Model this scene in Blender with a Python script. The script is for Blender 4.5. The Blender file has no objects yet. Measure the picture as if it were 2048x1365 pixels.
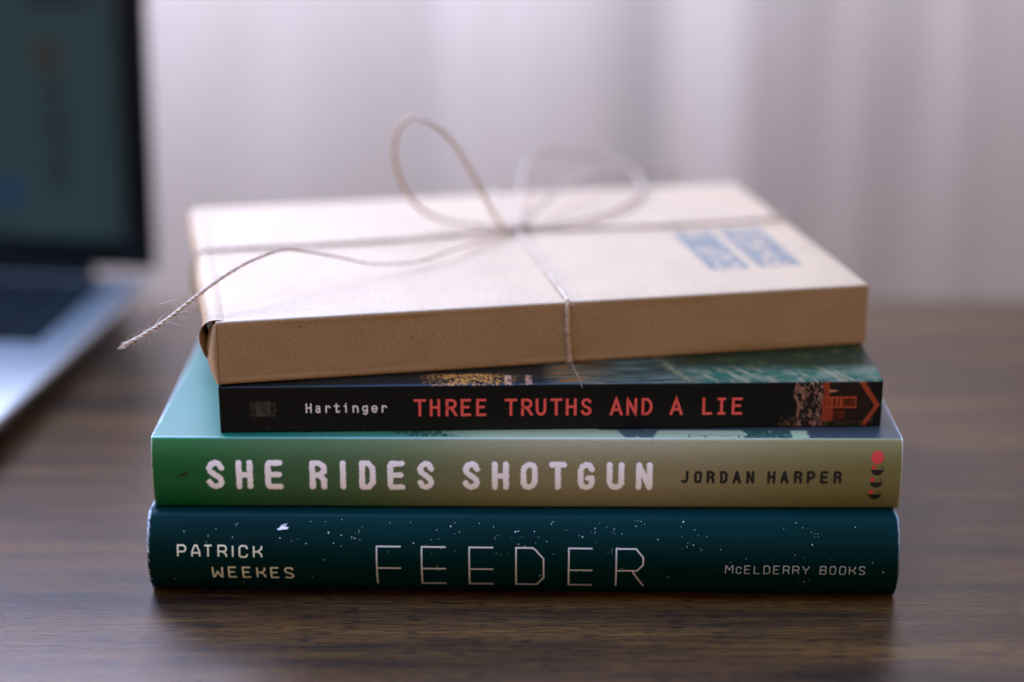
import bpy, bmesh, math, random
import numpy as np
from mathutils import Vector, Matrix
random.seed(7); RNG = np.random.default_rng(11)
S = bpy.context.scene
COL = S.collection
MM = 0.001

# ------------------------------------------------------------------ camera
cd = bpy.data.cameras.new('camera')
cam = bpy.data.objects.new('camera', cd); COL.objects.link(cam)
PITCH = 0.32011
cam.location = (0, -0.57733, 0.26524)
cam.rotation_euler = (math.pi/2 - PITCH, 0.0, 0.0)
cd.sensor_width = 36; cd.lens = 3792.8/2048*36
cd.clip_start = 0.02; cd.clip_end = 50
cd.dof.use_dof = True; cd.dof.focus_distance = 0.585; cd.dof.aperture_fstop = 2.65
S.camera = cam

# ------------------------------------------------------------------ light
W = bpy.data.worlds.new('World'); S.world = W; W.use_nodes = True
nt = W.node_tree; bg = nt.nodes['Background']
tc = nt.nodes.new('ShaderNodeTexCoord'); sx = nt.nodes.new('ShaderNodeSeparateXYZ')
rp = nt.nodes.new('ShaderNodeValToRGB')
nt.links.new(tc.outputs['Generated'], sx.inputs[0])
mr = nt.nodes.new('ShaderNodeMapRange'); mr.inputs[1].default_value = -1; mr.inputs[2].default_value = 1
nt.links.new(sx.outputs['Z'], mr.inputs[0]); nt.links.new(mr.outputs[0], rp.inputs[0])
rp.color_ramp.elements[0].position = 0.3; rp.color_ramp.elements[0].color = (.04, .028, .018, 1)
for p_, c_ in ((.5, (.245, .160, .105)), (.66, (.50, .35, .235)), (.8, (.50, .39, .29))):
    e = rp.color_ramp.elements.new(p_); e.color = (*c_, 1)
rp.color_ramp.elements[-1].position = .98; rp.color_ramp.elements[-1].color = (.36, .34, .34, 1)
nt.links.new(rp.outputs[0], bg.inputs[0]); bg.inputs[1].default_value = 1.72

def area(name, loc, target, sx_, sy_, power, color):
    l = bpy.data.lights.new(name, 'AREA'); l.shape = 'RECTANGLE'; l.size = sx_; l.size_y = sy_
    l.energy = power; l.color = color
    o = bpy.data.objects.new(name, l); COL.objects.link(o); o.location = loc
    d = Vector(target) - Vector(loc); o.rotation_euler = d.to_track_quat('-Z', 'Y').to_euler()
    return o
area('skylight', (-0.36, .12, 1.52), (0, .03, .08), 1.2, .62, 54, (.27, .63, 1.50))
area('side_fill', (-1.15, .12, .40), (-.10, -.03, .05), .6, .5, 12, (.84, .82, .98))  # added lamp that brightens the parcel's corner tongue and the left edges
area('window_light', (-.42, .74, .78), (-.12, -.06, .03), .40, .36, 24, (.64, .73, 1.15))
area('curtain_backlight', (-.34, 1.10, .54), (-.34, .80, .52), 1.25, .32, 47, (.79, .82, 1.0))

S.view_settings.view_transform = 'Standard'; S.view_settings.look = 'None'
S.view_settings.exposure = 0; S.view_settings.gamma = 1
S.view_settings.use_curve_mapping = False

# ------------------------------------------------------------------ helpers
def tag(o, label=None, cat=None, group=None, kind=None):
    if label: o['label'] = label
    if cat: o['category'] = cat
    if group: o['group'] = group
    if kind: o['kind'] = kind
    return o

def empty(name, loc=(0, 0, 0), rz=0.0):
    o = bpy.data.objects.new(name, None); COL.objects.link(o)
    o.location = loc; o.rotation_euler = (0, 0, rz); o.empty_display_size = .02
    return o

def mesh_obj(name, verts, faces, mat=None, parent=None, smooth=True, colors=None):
    me = bpy.data.meshes.new(name); me.from_pydata([tuple(v) for v in verts], [], faces)
    if mat: me.materials.append(mat)
    if colors is not None:
        a = me.color_attributes.new('print', 'FLOAT_COLOR', 'POINT')
        c = np.asarray(colors, dtype=np.float32)
        if c.shape[1] == 3: c = np.hstack([c, np.ones((len(c), 1), np.float32)])
        a.data.foreach_set('color', c.ravel())
    if smooth: me.polygons.foreach_set('use_smooth', [True]*len(me.polygons))
    me.update()
    o = bpy.data.objects.new(name, me); COL.objects.link(o)
    if parent: o.parent = parent
    return o

class MB:
    def __init__(s): s.v = []; s.f = []
    def add(s, vs, fs):
        n = len(s.v); s.v += [tuple(v) for v in vs]; s.f += [tuple(i+n for i in f) for f in fs]
    def build(s, name, mat, parent=None, smooth=True): return mesh_obj(name, s.v, s.f, mat, parent, smooth)

def box_obj(name, lo, hi, mat, parent=None, bevel=0.0, seg=2):
    bm = bmesh.new(); bmesh.ops.create_cube(bm, size=1)
    for v in bm.verts:
        v.co = Vector([(lo[i]+hi[i])/2 + v.co[i]*(hi[i]-lo[i]) for i in range(3)])
    if bevel: bmesh.ops.bevel(bm, geom=bm.edges[:], offset=bevel, segments=seg, affect='EDGES', profile=.5)
    me = bpy.data.meshes.new(name); bm.to_mesh(me); bm.free(); me.materials.append(mat)
    if bevel:
        me.polygons.foreach_set('use_smooth', [True]*len(me.polygons))
        me.set_sharp_from_angle(angle=math.radians(35))
    o = bpy.data.objects.new(name, me); COL.objects.link(o)
    if parent: o.parent = parent
    return o

def material(name, color=(.5, .5, .5), rough=.5, spec=.5, metal=0.0, coat=0.0):
    m = bpy.data.materials.new(name); m.use_nodes = True
    b = m.node_tree.nodes['Principled BSDF']
    b.inputs['Base Color'].default_value = (*color, 1); b.inputs['Roughness'].default_value = rough
    b.inputs['Specular IOR Level'].default_value = spec; b.inputs['Metallic'].default_value = metal
    b.inputs['Coat Weight'].default_value = coat
    return m, m.node_tree, b

def N(t, kind, **kw):
    n = t.nodes.new(kind)
    for k, v in kw.items():
        if k in n.inputs: n.inputs[k].default_value = v
        else: setattr(n, k, v)
    return n

def noise_mix(t, b, c1, c2, scale, detail=6, vec_scale=(1, 1, 1), lo=.35, hi=.65, bump=0.0, bump_dist=.0002, src=None):
    """mottled base colour between c1 and c2, in object space"""
    tc = N(t, 'ShaderNodeTexCoord'); mp = N(t, 'ShaderNodeMapping'); mp.inputs['Scale'].default_value = vec_scale
    t.links.new(tc.outputs['Object'], mp.inputs[0])
    n = N(t, 'ShaderNodeTexNoise', Scale=scale, Detail=detail, Roughness=.65)
    t.links.new(mp.outputs[0], n.inputs['Vector'])
    r = N(t, 'ShaderNodeValToRGB'); r.color_ramp.elements[0].position = lo; r.color_ramp.elements[1].position = hi
    r.color_ramp.elements[0].color = (*c1, 1); r.color_ramp.elements[1].color = (*c2, 1)
    t.links.new(n.outputs[0], r.inputs[0]); t.links.new(r.outputs[0], b.inputs['Base Color'])
    if bump:
        bp = N(t, 'ShaderNodeBump', Strength=bump, Distance=bump_dist)
        t.links.new(n.outputs[0], bp.inputs['Height']); t.links.new(bp.outputs[0], b.inputs['Normal'])
    return tc, mp, n, r

def vnoise(x, y, seed=0):
    """smooth value noise on numpy arrays, 0..1"""
    xi = np.floor(x).astype(np.int64); yi = np.floor(y).astype(np.int64); fx = x-xi; fy = y-yi
    fx = fx*fx*(3-2*fx); fy = fy*fy*(3-2*fy)
    def h(a, b):
        n = (a*374761393 + b*668265263 + seed*974711) & 0x7fffffff
        n = ((n ^ (n >> 13))*1274126177) & 0x7fffffff
        return ((n ^ (n >> 16)) & 0xffff)/65535.0
    return (h(xi, yi)*(1-fx)+h(xi+1, yi)*fx)*(1-fy)+(h(xi, yi+1)*(1-fx)+h(xi+1, yi+1)*fx)*fy
def fbm(x, y, seed=0, o=4):
    s = 0; a = .5; t = 0
    for i in range(o):
        s = s+a*vnoise(x, y, seed+i); t += a; x = x*2.03; y = y*2.03; a *= .55
    return s/t
def sstep(a, b, x):
    t = np.clip((x-a)/(b-a), 0, 1); return t*t*(3-2*t)
def mixc(a, b, t):
    a = np.asarray(a, float); b = np.asarray(b, float); t = np.asarray(t)[..., None]
    return a*(1-t)+b*t
def srgb(r, g, b):
    return tuple(((c/255)/12.92 if c/255 <= .04045 else ((c/255+.055)/1.055)**2.4) for c in (r, g, b))

# ------------------------------------------------------------------ materials
# walnut desk: long grain along x
m_wood, t, b = material('walnut_laminate', rough=.36, spec=.45)
tcn = N(t, 'ShaderNodeTexCoord'); mp = N(t, 'ShaderNodeMapping'); mp.inputs['Scale'].default_value = (1.6, 26, 1)
t.links.new(tcn.outputs['Object'], mp.inputs[0])
n1 = N(t, 'ShaderNodeTexNoise', Scale=2.2, Detail=8, Roughness=.6, Distortion=.35); t.links.new(mp.outputs[0], n1.inputs['Vector'])
mp2 = N(t, 'ShaderNodeMapping'); mp2.inputs['Scale'].default_value = (38, 760, 1); t.links.new(tcn.outputs['Object'], mp2.inputs[0])
n2 = N(t, 'ShaderNodeTexNoise', Scale=1.0, Detail=5, Roughness=.7); t.links.new(mp2.outputs[0], n2.inputs['Vector'])
r1 = N(t, 'ShaderNodeValToRGB'); r1.color_ramp.elements[0].position = .36; r1.color_ramp.elements[1].position = .66
r1.color_ramp.elements[0].color = (.015, .0050, .0013, 1); r1.color_ramp.elements[1].color = (.105, .042, .0085, 1)
t.links.new(n1.outputs[0], r1.inputs[0])
r2 = N(t, 'ShaderNodeValToRGB'); r2.color_ramp.elements[0].position = .33; r2.color_ramp.elements[1].position = .60
r2.color_ramp.elements[0].color = (.22, .20, .19, 1); r2.color_ramp.elements[1].color = (1.12, 1.1, 1.08, 1)
t.links.new(n2.outputs[0], r2.inputs[0])
mx = N(t, 'ShaderNodeMix', data_type='RGBA', blend_type='MULTIPLY'); mx.inputs[0].default_value = 1
mp5 = N(t, 'ShaderNodeMapping'); mp5.inputs['Scale'].default_value = (150, 1500, 1); t.links.new(tcn.outputs['Object'], mp5.inputs[0])
n5 = N(t, 'ShaderNodeTexNoise', Scale=1.0, Detail=2, Roughness=.5); t.links.new(mp5.outputs[0], n5.inputs['Vector'])
r5 = N(t, 'ShaderNodeValToRGB'); r5.color_ramp.elements[0].position = .36; r5.color_ramp.elements[1].position = .46
r5.color_ramp.elements[0].color = (.25, .22, .2, 1); r5.color_ramp.elements[1].color = (1, 1, 1, 1)
t.links.new(n5.outputs[0], r5.inputs[0])
m5 = N(t, 'ShaderNodeMix', data_type='RGBA', blend_type='MULTIPLY'); m5.inputs[0].default_value = 1
t.links.new(r1.outputs[0], mx.inputs[6]); t.links.new(r2.outputs[0], mx.inputs[7])
t.links.new(mx.outputs[2], m5.inputs[6]); t.links.new(r5.outputs[0], m5.inputs[7]); t.links.new(m5.outputs[2], b.inputs['Base Color'])
b.inputs['Specular Tint'].default_value = (1, .90, .80, 1)
rr = N(t, 'ShaderNodeMapRange'); rr.inputs[3].default_value = .42; rr.inputs[4].default_value = .30
t.links.new(n2.outputs[0], rr.inputs[0]); t.links.new(rr.outputs[0], b.inputs['Roughness'])
bp = N(t, 'ShaderNodeBump', Strength=.6, Distance=.00015); t.links.new(n2.outputs[0], bp.inputs['Height']); t.links.new(bp.outputs[0], b.inputs['Normal'])

# kraft paper with flecks and short fibres
def kraft(name, k=1.0):
    m, t, b = material(name, rough=.50, spec=.55)
    tc, mp, n, r = noise_mix(t, b, (.265*k, .160*k, .076*k), (.395*k, .250*k, .130*k), 1000, 7, lo=.3, hi=.7, bump=.25, bump_dist=.00010)
    n3 = N(t, 'ShaderNodeTexNoise', Scale=60, Detail=3); t.links.new(tc.outputs['Object'], n3.inputs['Vector'])
    mr = N(t, 'ShaderNodeMapRange'); mr.inputs[1].default_value = .3; mr.inputs[2].default_value = .7; mr.inputs[3].default_value = .955; mr.inputs[4].default_value = 1.04
    t.links.new(n3.outputs[0], mr.inputs[0])
    mx = N(t, 'ShaderNodeMix', data_type='RGBA', blend_type='MULTIPLY'); mx.inputs[0].default_value = 1
    t.links.new(r.outputs[0], mx.inputs[6]); t.links.new(mr.outputs[0], mx.inputs[7])
    n4 = N(t, 'ShaderNodeTexNoise', Scale=38, Detail=2, Distortion=.6); t.links.new(tc.outputs['Object'], n4.inputs['Vector'])
    b4 = N(t, 'ShaderNodeBump', Strength=.35, Distance=.0008); t.links.new(n4.outputs[0], b4.inputs['Height'])
    t.links.new(b4.outputs[0], [n_ for n_ in t.nodes if n_.type == 'BUMP' and n_ != b4][0].inputs['Normal'])
    vo = N(t, 'ShaderNodeTexVoronoi', Scale=260); t.links.new(tc.outputs['Object'], vo.inputs['Vector'])
    lt = N(t, 'ShaderNodeMath', operation='LESS_THAN'); lt.inputs[1].default_value = .085
    t.links.new(vo.outputs['Distance'], lt.inputs[0])
    vc = N(t, 'ShaderNodeSeparateColor'); t.links.new(vo.outputs['Color'], vc.inputs[0])
    g2 = N(t, 'ShaderNodeMath', operation='GREATER_THAN'); g2.inputs[1].default_value = .72; t.links.new(vc.outputs[0], g2.inputs[0])
    ml = N(t, 'ShaderNodeMath', operation='MULTIPLY'); t.links.new(lt.outputs[0], ml.inputs[0]); t.links.new(g2.outputs[0], ml.inputs[1])
    m2 = N(t, 'ShaderNodeMix', data_type='RGBA'); m2.inputs[7].default_value = (.10, .06, .03, 1)
    t.links.new(ml.outputs[0], m2.inputs[0]); t.links.new(mx.outputs[2], m2.inputs[6]); t.links.new(m2.outputs[2], b.inputs['Base Color'])
    return m
m_kraft = kraft('kraft_paper')

m_twine, t, b = material('jute', rough=.85, spec=.2)
noise_mix(t, b, (.32, .21, .13), (.62, .46, .33), 700, 4, lo=.3, hi=.7)
m_fibre, _, b = material('jute_fibre', (.62, .46, .33), .7, .3)
b.inputs['Transmission Weight'].default_value = 0

m_pages, t, b = material('book_pages', rough=.9, spec=.2)
noise_mix(t, b, (.45, .40, .32), (.66, .61, .52), 40, 4, vec_scale=(1, 1, 80), lo=.35, hi=.65)

def printed(name, rough, spec, coat=0, grain=.12, gscale=2500, bump=0.0):
    """printed jacket: colour attribute 'print' times fine ink grain"""
    m, t, b = material(name, rough=rough, spec=spec, coat=coat)
    b.inputs['Coat Roughness'].default_value = .25
    a = N(t, 'ShaderNodeAttribute', attribute_name='print')
    tc = N(t, 'ShaderNodeTexCoord'); n = N(t, 'ShaderNodeTexNoise', Scale=gscale, Detail=3, Roughness=.7)
    t.links.new(tc.outputs['Object'], n.inputs['Vector'])
    mr = N(t, 'ShaderNodeMapRange'); mr.inputs[1].default_value = .3; mr.inputs[2].default_value = .7
    mr.inputs[3].default_value = 1-grain; mr.inputs[4].default_value = 1+grain
    t.links.new(n.outputs[0], mr.inputs[0])
    mx = N(t, 'ShaderNodeMix', data_type='RGBA', blend_type='MULTIPLY'); mx.inputs[0].default_value = 1
    t.links.new(a.outputs['Color'], mx.inputs[6]); t.links.new(mr.outputs[0], mx.inputs[7]); t.links.new(mx.outputs[2], b.inputs['Base Color'])
    n2 = N(t, 'ShaderNodeTexNoise', Scale=45, Detail=4); t.links.new(tc.outputs['Object'], n2.inputs['Vector'])
    m3 = N(t, 'ShaderNodeMapRange'); m3.inputs[3].default_value = rough-.07; m3.inputs[4].default_value = rough+.09
    t.links.new(n2.outputs[0], m3.inputs[0]); t.links.new(m3.outputs[0], b.inputs['Roughness'])
    if bump:
        bp = N(t, 'ShaderNodeBump', Strength=bump, Distance=.0006); t.links.new(n2.outputs[0], bp.inputs['Height']); t.links.new(bp.outputs[0], b.inputs['Normal'])
    return m
m_jF = printed('teal_jacket', .45, .04, grain=.10, bump=.25)
m_jG = printed('green_jacket', .40, .45, grain=.16, gscale=1800, bump=.2)
m_jP = printed('black_cover', .42, .15, grain=.10, bump=.15)

def ink(name, c, rough=.5, spec=.4, alpha=False):
    m, t, b = material(name, c, rough, spec)
    if alpha:
        a = N(t, 'ShaderNodeAttribute', attribute_name='print')
        t.links.new(a.outputs['Alpha'], b.inputs['Alpha'])
    return m
m_white_soft = ink('soft_white_ink', (1.0, .96, .99), alpha=True)
m_black_soft = ink('black_ink', (.012, .011, .012), alpha=True)
m_red = ink('red_ink', (.80, .10, .085))
m_red2 = ink('crimson_ink', (.62, .05, .05))
m_black = ink('plain_black_ink', (.012, .012, .013))
m_grey = ink('pale_grey_ink', (.85, .80, .82))
m_cream = ink('cream_ink', (.72, .70, .50))
m_silver = ink('silver_ink', (.55, .51, .50), .4, .4)
m_dim = ink('dim_grey_ink', (.55, .56, .58))
m_olive = ink('olive_ink', (.040, .041, .028))
m_fleck = ink('fleck_ink', (.75, .76, .66))
m_raw = ink('torn_paper', (.75, .74, .74), .8)
m_bird = ink('bird_ink', (.012, .022, .016))
m_stamp, t, b = material('stamp_blue', rough=.6, spec=.4)
noise_mix(t, b, (.085, .078, .068), (.165, .145, .10), 420, 4, lo=.35, hi=.7)

# ------------------------------------------------------------------ setting
def table():
    o = box_obj('table', (-1.1, -.75, -.028), (1.1, .287, 0), m_wood, None, .002, 2)
    tag(o, kind='structure')
table()
m_floor, t, b = material('floor_boards', rough=.6)
noise_mix(t, b, (.16, .11, .08), (.26, .19, .14), 6, 5, vec_scale=(1, 8, 1))
fl = mesh_obj('floor', [(-4, -3, -.75), (4, -3, -.75), (4, 4, -.75), (-4, 4, -.75)], [(0, 1, 2, 3)], m_floor, smooth=False)
tag(fl, kind='structure')

def curtain():
    m, t, b = material('sheer_curtain', (.19, .175, .165), .9, .1)
    tr = N(t, 'ShaderNodeBsdfTranslucent'); tr.inputs['Color'].default_value = (.34, .31, .305, 1)
    mxs = N(t, 'ShaderNodeMixShader'); mxs.inputs[0].default_value = .68
    # fold shading painted into the translucent colour, streaked like overlapping cloth
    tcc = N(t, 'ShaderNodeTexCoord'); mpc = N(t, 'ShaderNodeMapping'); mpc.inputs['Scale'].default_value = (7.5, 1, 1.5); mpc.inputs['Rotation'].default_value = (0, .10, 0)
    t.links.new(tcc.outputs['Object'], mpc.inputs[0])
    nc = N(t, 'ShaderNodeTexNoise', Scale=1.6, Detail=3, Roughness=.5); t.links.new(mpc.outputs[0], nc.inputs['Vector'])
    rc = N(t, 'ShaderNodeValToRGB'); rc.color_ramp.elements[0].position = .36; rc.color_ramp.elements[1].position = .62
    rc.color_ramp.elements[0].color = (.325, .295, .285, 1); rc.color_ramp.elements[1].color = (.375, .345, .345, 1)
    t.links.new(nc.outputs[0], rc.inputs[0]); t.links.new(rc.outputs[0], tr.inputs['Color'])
    out = t.nodes['Material Output']
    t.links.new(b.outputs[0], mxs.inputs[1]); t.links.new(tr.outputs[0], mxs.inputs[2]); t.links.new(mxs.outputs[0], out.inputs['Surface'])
    nx = 900; xs = np.linspace(-1.3, 1.3, nx); zs = np.linspace(-.73, 1.9, 26)
    V = []; F = []
    for z in zs:
        k = .85+.25*(z)
        w = xs+.012*np.sin(z*2.3+xs*3)+ .05*z*0
        y = .80+.0060*np.sin(31*w+1.7*np.sin(5*w+.5))*k+.0028*np.sin(63*w+2.2*np.sin(9*w)+2)+.0008*np.sin(150*w+z)
        for c_, wd, am in ((.01, .030, .022), (.155, .022, .034), (.262, .018, .010), (.32, .012, .007), (-.16, .03, .006), (.07, .015, .005), (-.30, .02, .007), (.42, .02, .01), (-.5, .03, .014)):
            c2 = c_+.03*z*np.sign(c_); w2 = wd*(1.35-.9*z)
            y = y+am*np.tanh((w-c2)/w2)*np.exp(-np.abs(w-c2)/(4*w2))
        V += [(x, yy, z) for x, yy in zip(xs, y)]
    for j in range(len(zs)-1):
        for i in range(nx-1):
            a = j*nx+i; F.append((a, a+1, a+1+nx, a+nx))
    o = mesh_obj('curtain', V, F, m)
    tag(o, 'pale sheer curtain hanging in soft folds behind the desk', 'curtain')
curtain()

# ------------------------------------------------------------------ books
class Book:
    """local frame: x along the spine, y into the book, z up from its lower cover; all in mm"""
    def __init__(s, name, loc, rz, width, h, depth, bulge, kind, label):
        s.w, s.h, s.d, s.b, s.kind = width, h, depth, bulge, kind
        s.root = empty(name, loc, rz); tag(s.root, label, 'book', 'stack of books')
    def prof(s, z):
        h = s.h/2; zz = np.clip(z, 0, s.h)
        if s.kind == 'round':
            R = (h*h+s.b**2)/(2*s.b); return -(np.sqrt(np.maximum(R*R-(zz-h)**2, 0))-(R-s.b))
        if s.kind == 'flat': return -s.b*(1-np.abs((zz-h)/h)**2.6)
        return 0*zz
    def surf(s, u, z, off=.05):
        y = s.prof(z); dz = .05; dy = (s.prof(z+dz)-s.prof(z-dz))/(2*dz)
        n = np.sqrt(1+dy*dy)
        return np.stack([u, y-off/n, z+off*dy/n], -1)*MM

def sweep(book, name, mat, us, outer, inner, color_fn):
    """C-shaped jacket: outer and inner cross-sections swept along the spine, closed at both ends"""
    o = np.array(outer); i = np.array(inner); no, ni, nu = len(o), len(i), len(us)
    P = np.zeros((nu, no+ni, 3)); P[:, :, 0] = np.array(us)[:, None]
    P[:, :no, 1:] = o; P[:, no:, 1:] = i[::-1]
    arc = np.concatenate([[0], np.cumsum(np.hypot(*(o[1:]-o[:-1]).T))])
    C = np.ones((nu, no+ni, 3))*.5
    U, K = np.meshgrid(us, np.arange(no), indexing='ij')
    C[:, :no] = color_fn(U, o[K, 0], o[K, 1])
    C[:, no:] = .6
    m = no+ni; F = []
    for a in range(nu-1):
        for k in range(m):
            k2 = (k+1) % m; F.append((a*m+k, (a+1)*m+k, (a+1)*m+k2, a*m+k2))
    # end caps as strips between outer and inner
    for a, flip in ((0, False), (nu-1, True)):
        jo, ji = 0, 0
        while jo < no-1 or ji < ni-1:
            vo = a*m+jo; vi = a*m+no+(ni-1-ji)
            if ji >= ni-1 or (jo < no-1 and (jo+1)/(no-1) <= (ji+1)/(ni-1)):
                f = (vo, a*m+jo+1, vi); jo += 1
            else:
                f = (vo, a*m+no+(ni-2-ji), vi)[::-1] if False else (vo, a*m+no+(ni-2-ji), vi); ji += 1
            F.append(f if flip else f[::-1])
    ob = mesh_obj(name, P.reshape(-1, 3)*MM, F, mat, book.root, True, C.reshape(-1, 3))
    bm = bmesh.new(); bm.from_mesh(ob.data); bmesh.ops.recalc_face_normals(bm, faces=bm.faces[:]); bm.to_mesh(ob.data); bm.free()
    ob.data.set_sharp_from_angle(angle=math.radians(50))
    return ob

def jacket_sections(bk, board, near=30, rtop=.8):
    zs = np.linspace(bk.h, 0, 60)
    top = [(y, bk.h) for y in np.concatenate([np.linspace(bk.d, near+1, 8), np.linspace(near, rtop, int(near/.5))])]
    sp = [(float(bk.prof(z)), z) for z in zs]
    # soften the two edges where the covers meet the spine
    sp = [p for p in sp if .25 < p[1] < bk.h-.25]
    bot = [(y, 0) for y in (rtop, 20, bk.d)]
    outer = top+[(.25, bk.h-.06)]+sp+[(.25, .06)]+bot
    q = board
    inner = [(bk.d, bk.h-q), (2.6, bk.h-q), (1.2-bk.b*.4, bk.h-q-1)]
    inner += [(float(bk.prof(z))+1.6, z) for z in np.linspace(bk.h-q-2, q+2, 12)]
    inner += [(1.2-bk.b*.4, q+1), (2.6, q), (bk.d, q)]
    return outer, inner

# ---------------- strokes / glyphs (x right, y up, in a unit box)
def arc(cx, cy, rx, ry, a0, a1, n=10):
    return [(cx+rx*math.cos(math.radians(a0+(a1-a0)*i/n)), cy+ry*math.sin(math.radians(a0+(a1-a0)*i/n))) for i in range(n+1)]
G = {}
G['T'] = [[(0, 1), (1, 1)], [(.5, 1), (.5, 0)]]
G['H'] = [[(0, 1), (0, 0)], [(1, 1), (1, 0)], [(0, .52), (1, .52)]]
G['E'] = [[(1, 1), (0, 1), (0, 0), (1, 0)], [(0, .53), (.82, .53)]]
G['F'] = [[(1, 1), (0, 1), (0, 0)], [(0, .45), (1, .45)]]
G['R'] = [[(0, 0), (0, 1), (.5, 1)]+arc(.5, .74, .45, .26, 90, -90)+[(0, .48)], [(.48, .48), (1, 0)]]
G['P'] = [[(0, 0), (0, 1), (.5, 1)]+arc(.5, .72, .5, .28, 90, -90)+[(0, .44)]]
G['U'] = [[(0, 1), (0, .38)]+arc(.5, .38, .5, .38, 180, 360)+[(1, 1)]]
G['S'] = [arc(.52, .76, .44, .24, 25, 180, 9)+[(.14, .66), (.3, .56), (.7, .44), (.86, .36)]+arc(.5, .25, .46, .25, 12, -165, 9)]
G['A'] = [[(0, 0), (.5, 1.03), (1, 0)], [(.2, .30), (.8, .30)]]
G['N'] = [[(0, 0), (0, 1), (1, 0), (1, 1)]]
G['D'] = [[(0, 0), (0, 1), (.35, 1)]+arc(.35, .5, .65, .5, 90, -90, 14)+[(0, 0)]]
G['L'] = [[(0, 1), (0, 0), (1, 0)]]
G['I'] = [[(0, 1), (1, 1)], [(.5, 1), (.5, 0)], [(0, 0), (1, 0)]]
G['O'] = [[(.5, 1)]+arc(.5, .66, .5, .34, 90, 180)+arc(.5, .34, .5, .34, 180, 360)+arc(.5, .66, .5, .34, 0, 90)]
G['M'] = [[(0, 0), (0, 1), (.5, .4), (1, 1), (1, 0)]]
# technical alphabet of the teal book
Tk = dict(G)
Tk['P'] = [[(0, 0), (0, 1), (.75, 1), (1, .85), (1, .6), (.8, .44), (0, .44)]]
Tk['A'] = [[(0, 0), (0, .42), (.36, 1), (.64, 1), (1, .42), (1, 0)], [(0, .34), (1, .34)]]
Tk['R'] = [[(0, 0), (0, 1), (.78, 1), (1, .86), (1, .62), (.8, .48), (0, .48)], [(.6, .48), (1, .2), (1, 0)]]
Tk['I'] = [[(.5, 1), (.5, 0)]]
Tk['C'] = [[(1, .72), (1, .86), (.8, 1), (.22, 1), (0, .84), (0, .16), (.22, 0), (.8, 0), (1, .14), (1, .28)]]
Tk['c'] = Tk['C']
Tk['K'] = [[(0, 1), (0, 0)], [(0, .5), (.55, .5), (1, .76), (1, 1)], [(.55, .5), (1, .24), (1, 0)]]
Tk['W'] = [[(0, 1), (.04, 0), (.14, 0), (.5, .55), (.86, 0), (.98, 0), (1, 1)]]
Tk['S'] = [[(1, .8), (.82, 1), (.18, 1), (0, .84), (0, .7), (.2, .56), (.75, .42), (1, .28), (1, .14), (.8, 0), (.18, 0), (0, .12)]]
Tk['M'] = [[(0, 0), (0, 1), (.1, 1), (.5, .45), (.9, 1), (1, 1), (1, 0)]]
Tk['D'] = [[(0, 0), (0, 1), (.72, 1), (1, .82), (1, .18), (.72, 0), (0, 0)]]
Tk['Y'] = [[(0, 1), (0, .85), (.5, .42), (1, .85), (1, 1)], [(.5, .42), (.5, 0)]]
Tk['B'] = [[(0, 0), (0, 1), (.8, 1), (.95, .88), (.95, .62), (.82, .53), (0, .53)], [(.82, .53), (1, .4), (1, .14), (.84, 0), (0, 0)]]
Tk['O'] = [[(.5, 1), (.2, 1), (0, .84), (0, .16), (.2, 0), (.8, 0), (1, .16), (1, .84), (.8, 1), (.5, 1)]]
# thin chamfered capitals of the big title
Th = {'F': [[(1, 1), (0, 1), (0, 0)], [(0, .455), (1, .455)]],
      'E': [[(1, 1), (0, 1), (0, 0), (1, 0)], [(0, .455), (1, .455)]],
      'D': [[(0, 0), (0, 1), (.60, 1), (.70, .96), (1, .74), (1, .22), (.75, 0), (0, 0)]],
      'R': [[(0, 0), (0, 1), (.72, 1), (.98, .80), (.98, .62), (.76, .455), (0, .455)], [(.58, .455), (1, 0)]]}
# brush-like bold capitals
Bo = dict(G)
Bo['H'] = [[(0, 1), (0, 0)], [(1, 1), (1, 0)], [(0, .5), (1, .5)]]
Bo['E'] = [[(1, 1), (.1, 1), (0, .9), (0, .1), (.1, 0), (1, 0)], [(0, .52), (.9, .52)]]
Bo['D'] = [[(0, 0), (0, 1), (.6, 1), (1, .8), (1, .2), (.6, 0), (0, 0)]]
Bo['O'] = [[(.5, 1), (.1, .88), (0, .75), (0, .2), (.15, .04), (.5, 0), (.85, .08), (1, .25), (1, .8), (.88, .95), (.5, 1)]]
Bo['R'] = [[(0, 0), (0, 1), (.6, 1), (1, .86), (1, .66), (.6, .5), (0, .5)], [(.6, .5), (1, .3), (1, 0)]]
Bo['S'] = [[(1, .78), (.8, .96), (.5, 1), (.18, .93), (0, .78), (.1, .64), (.5, .5), (.88, .36), (1, .2), (.85, .06), (.5, 0), (.2, .05), (0, .2)]]
Bo['I'] = [[(.5, 1), (.5, 0)]]
Bo['G'] = [[(1, .8), (.82, .96), (.5, 1), (.15, .92), (0, .75), (0, .22), (.15, .05), (.5, 0), (.88, .06), (1, .2), (1, .42), (.66, .42)]]
Bo['U'] = [[(0, 1), (0, .22), (.2, .04), (.5, 0), (.85, .06), (1, .22), (1, 1)]]
Bo['N'] = [[(0, 0), (0, 1), (1, 0), (1, 1)]]
Bo['J'] = [[(1, 1), (.95, .25), (.7, .03), (.35, 0), (0, .12)]]
Bo['A'] = [[(0, 0), (.5, 1), (1, 0)], [(.2, .3), (.8, .3)]]
Bo['P'] = [[(0, 0), (0, 1), (.65, 1), (1, .85), (1, .6), (.65, .42), (0, .42)]]
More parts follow.
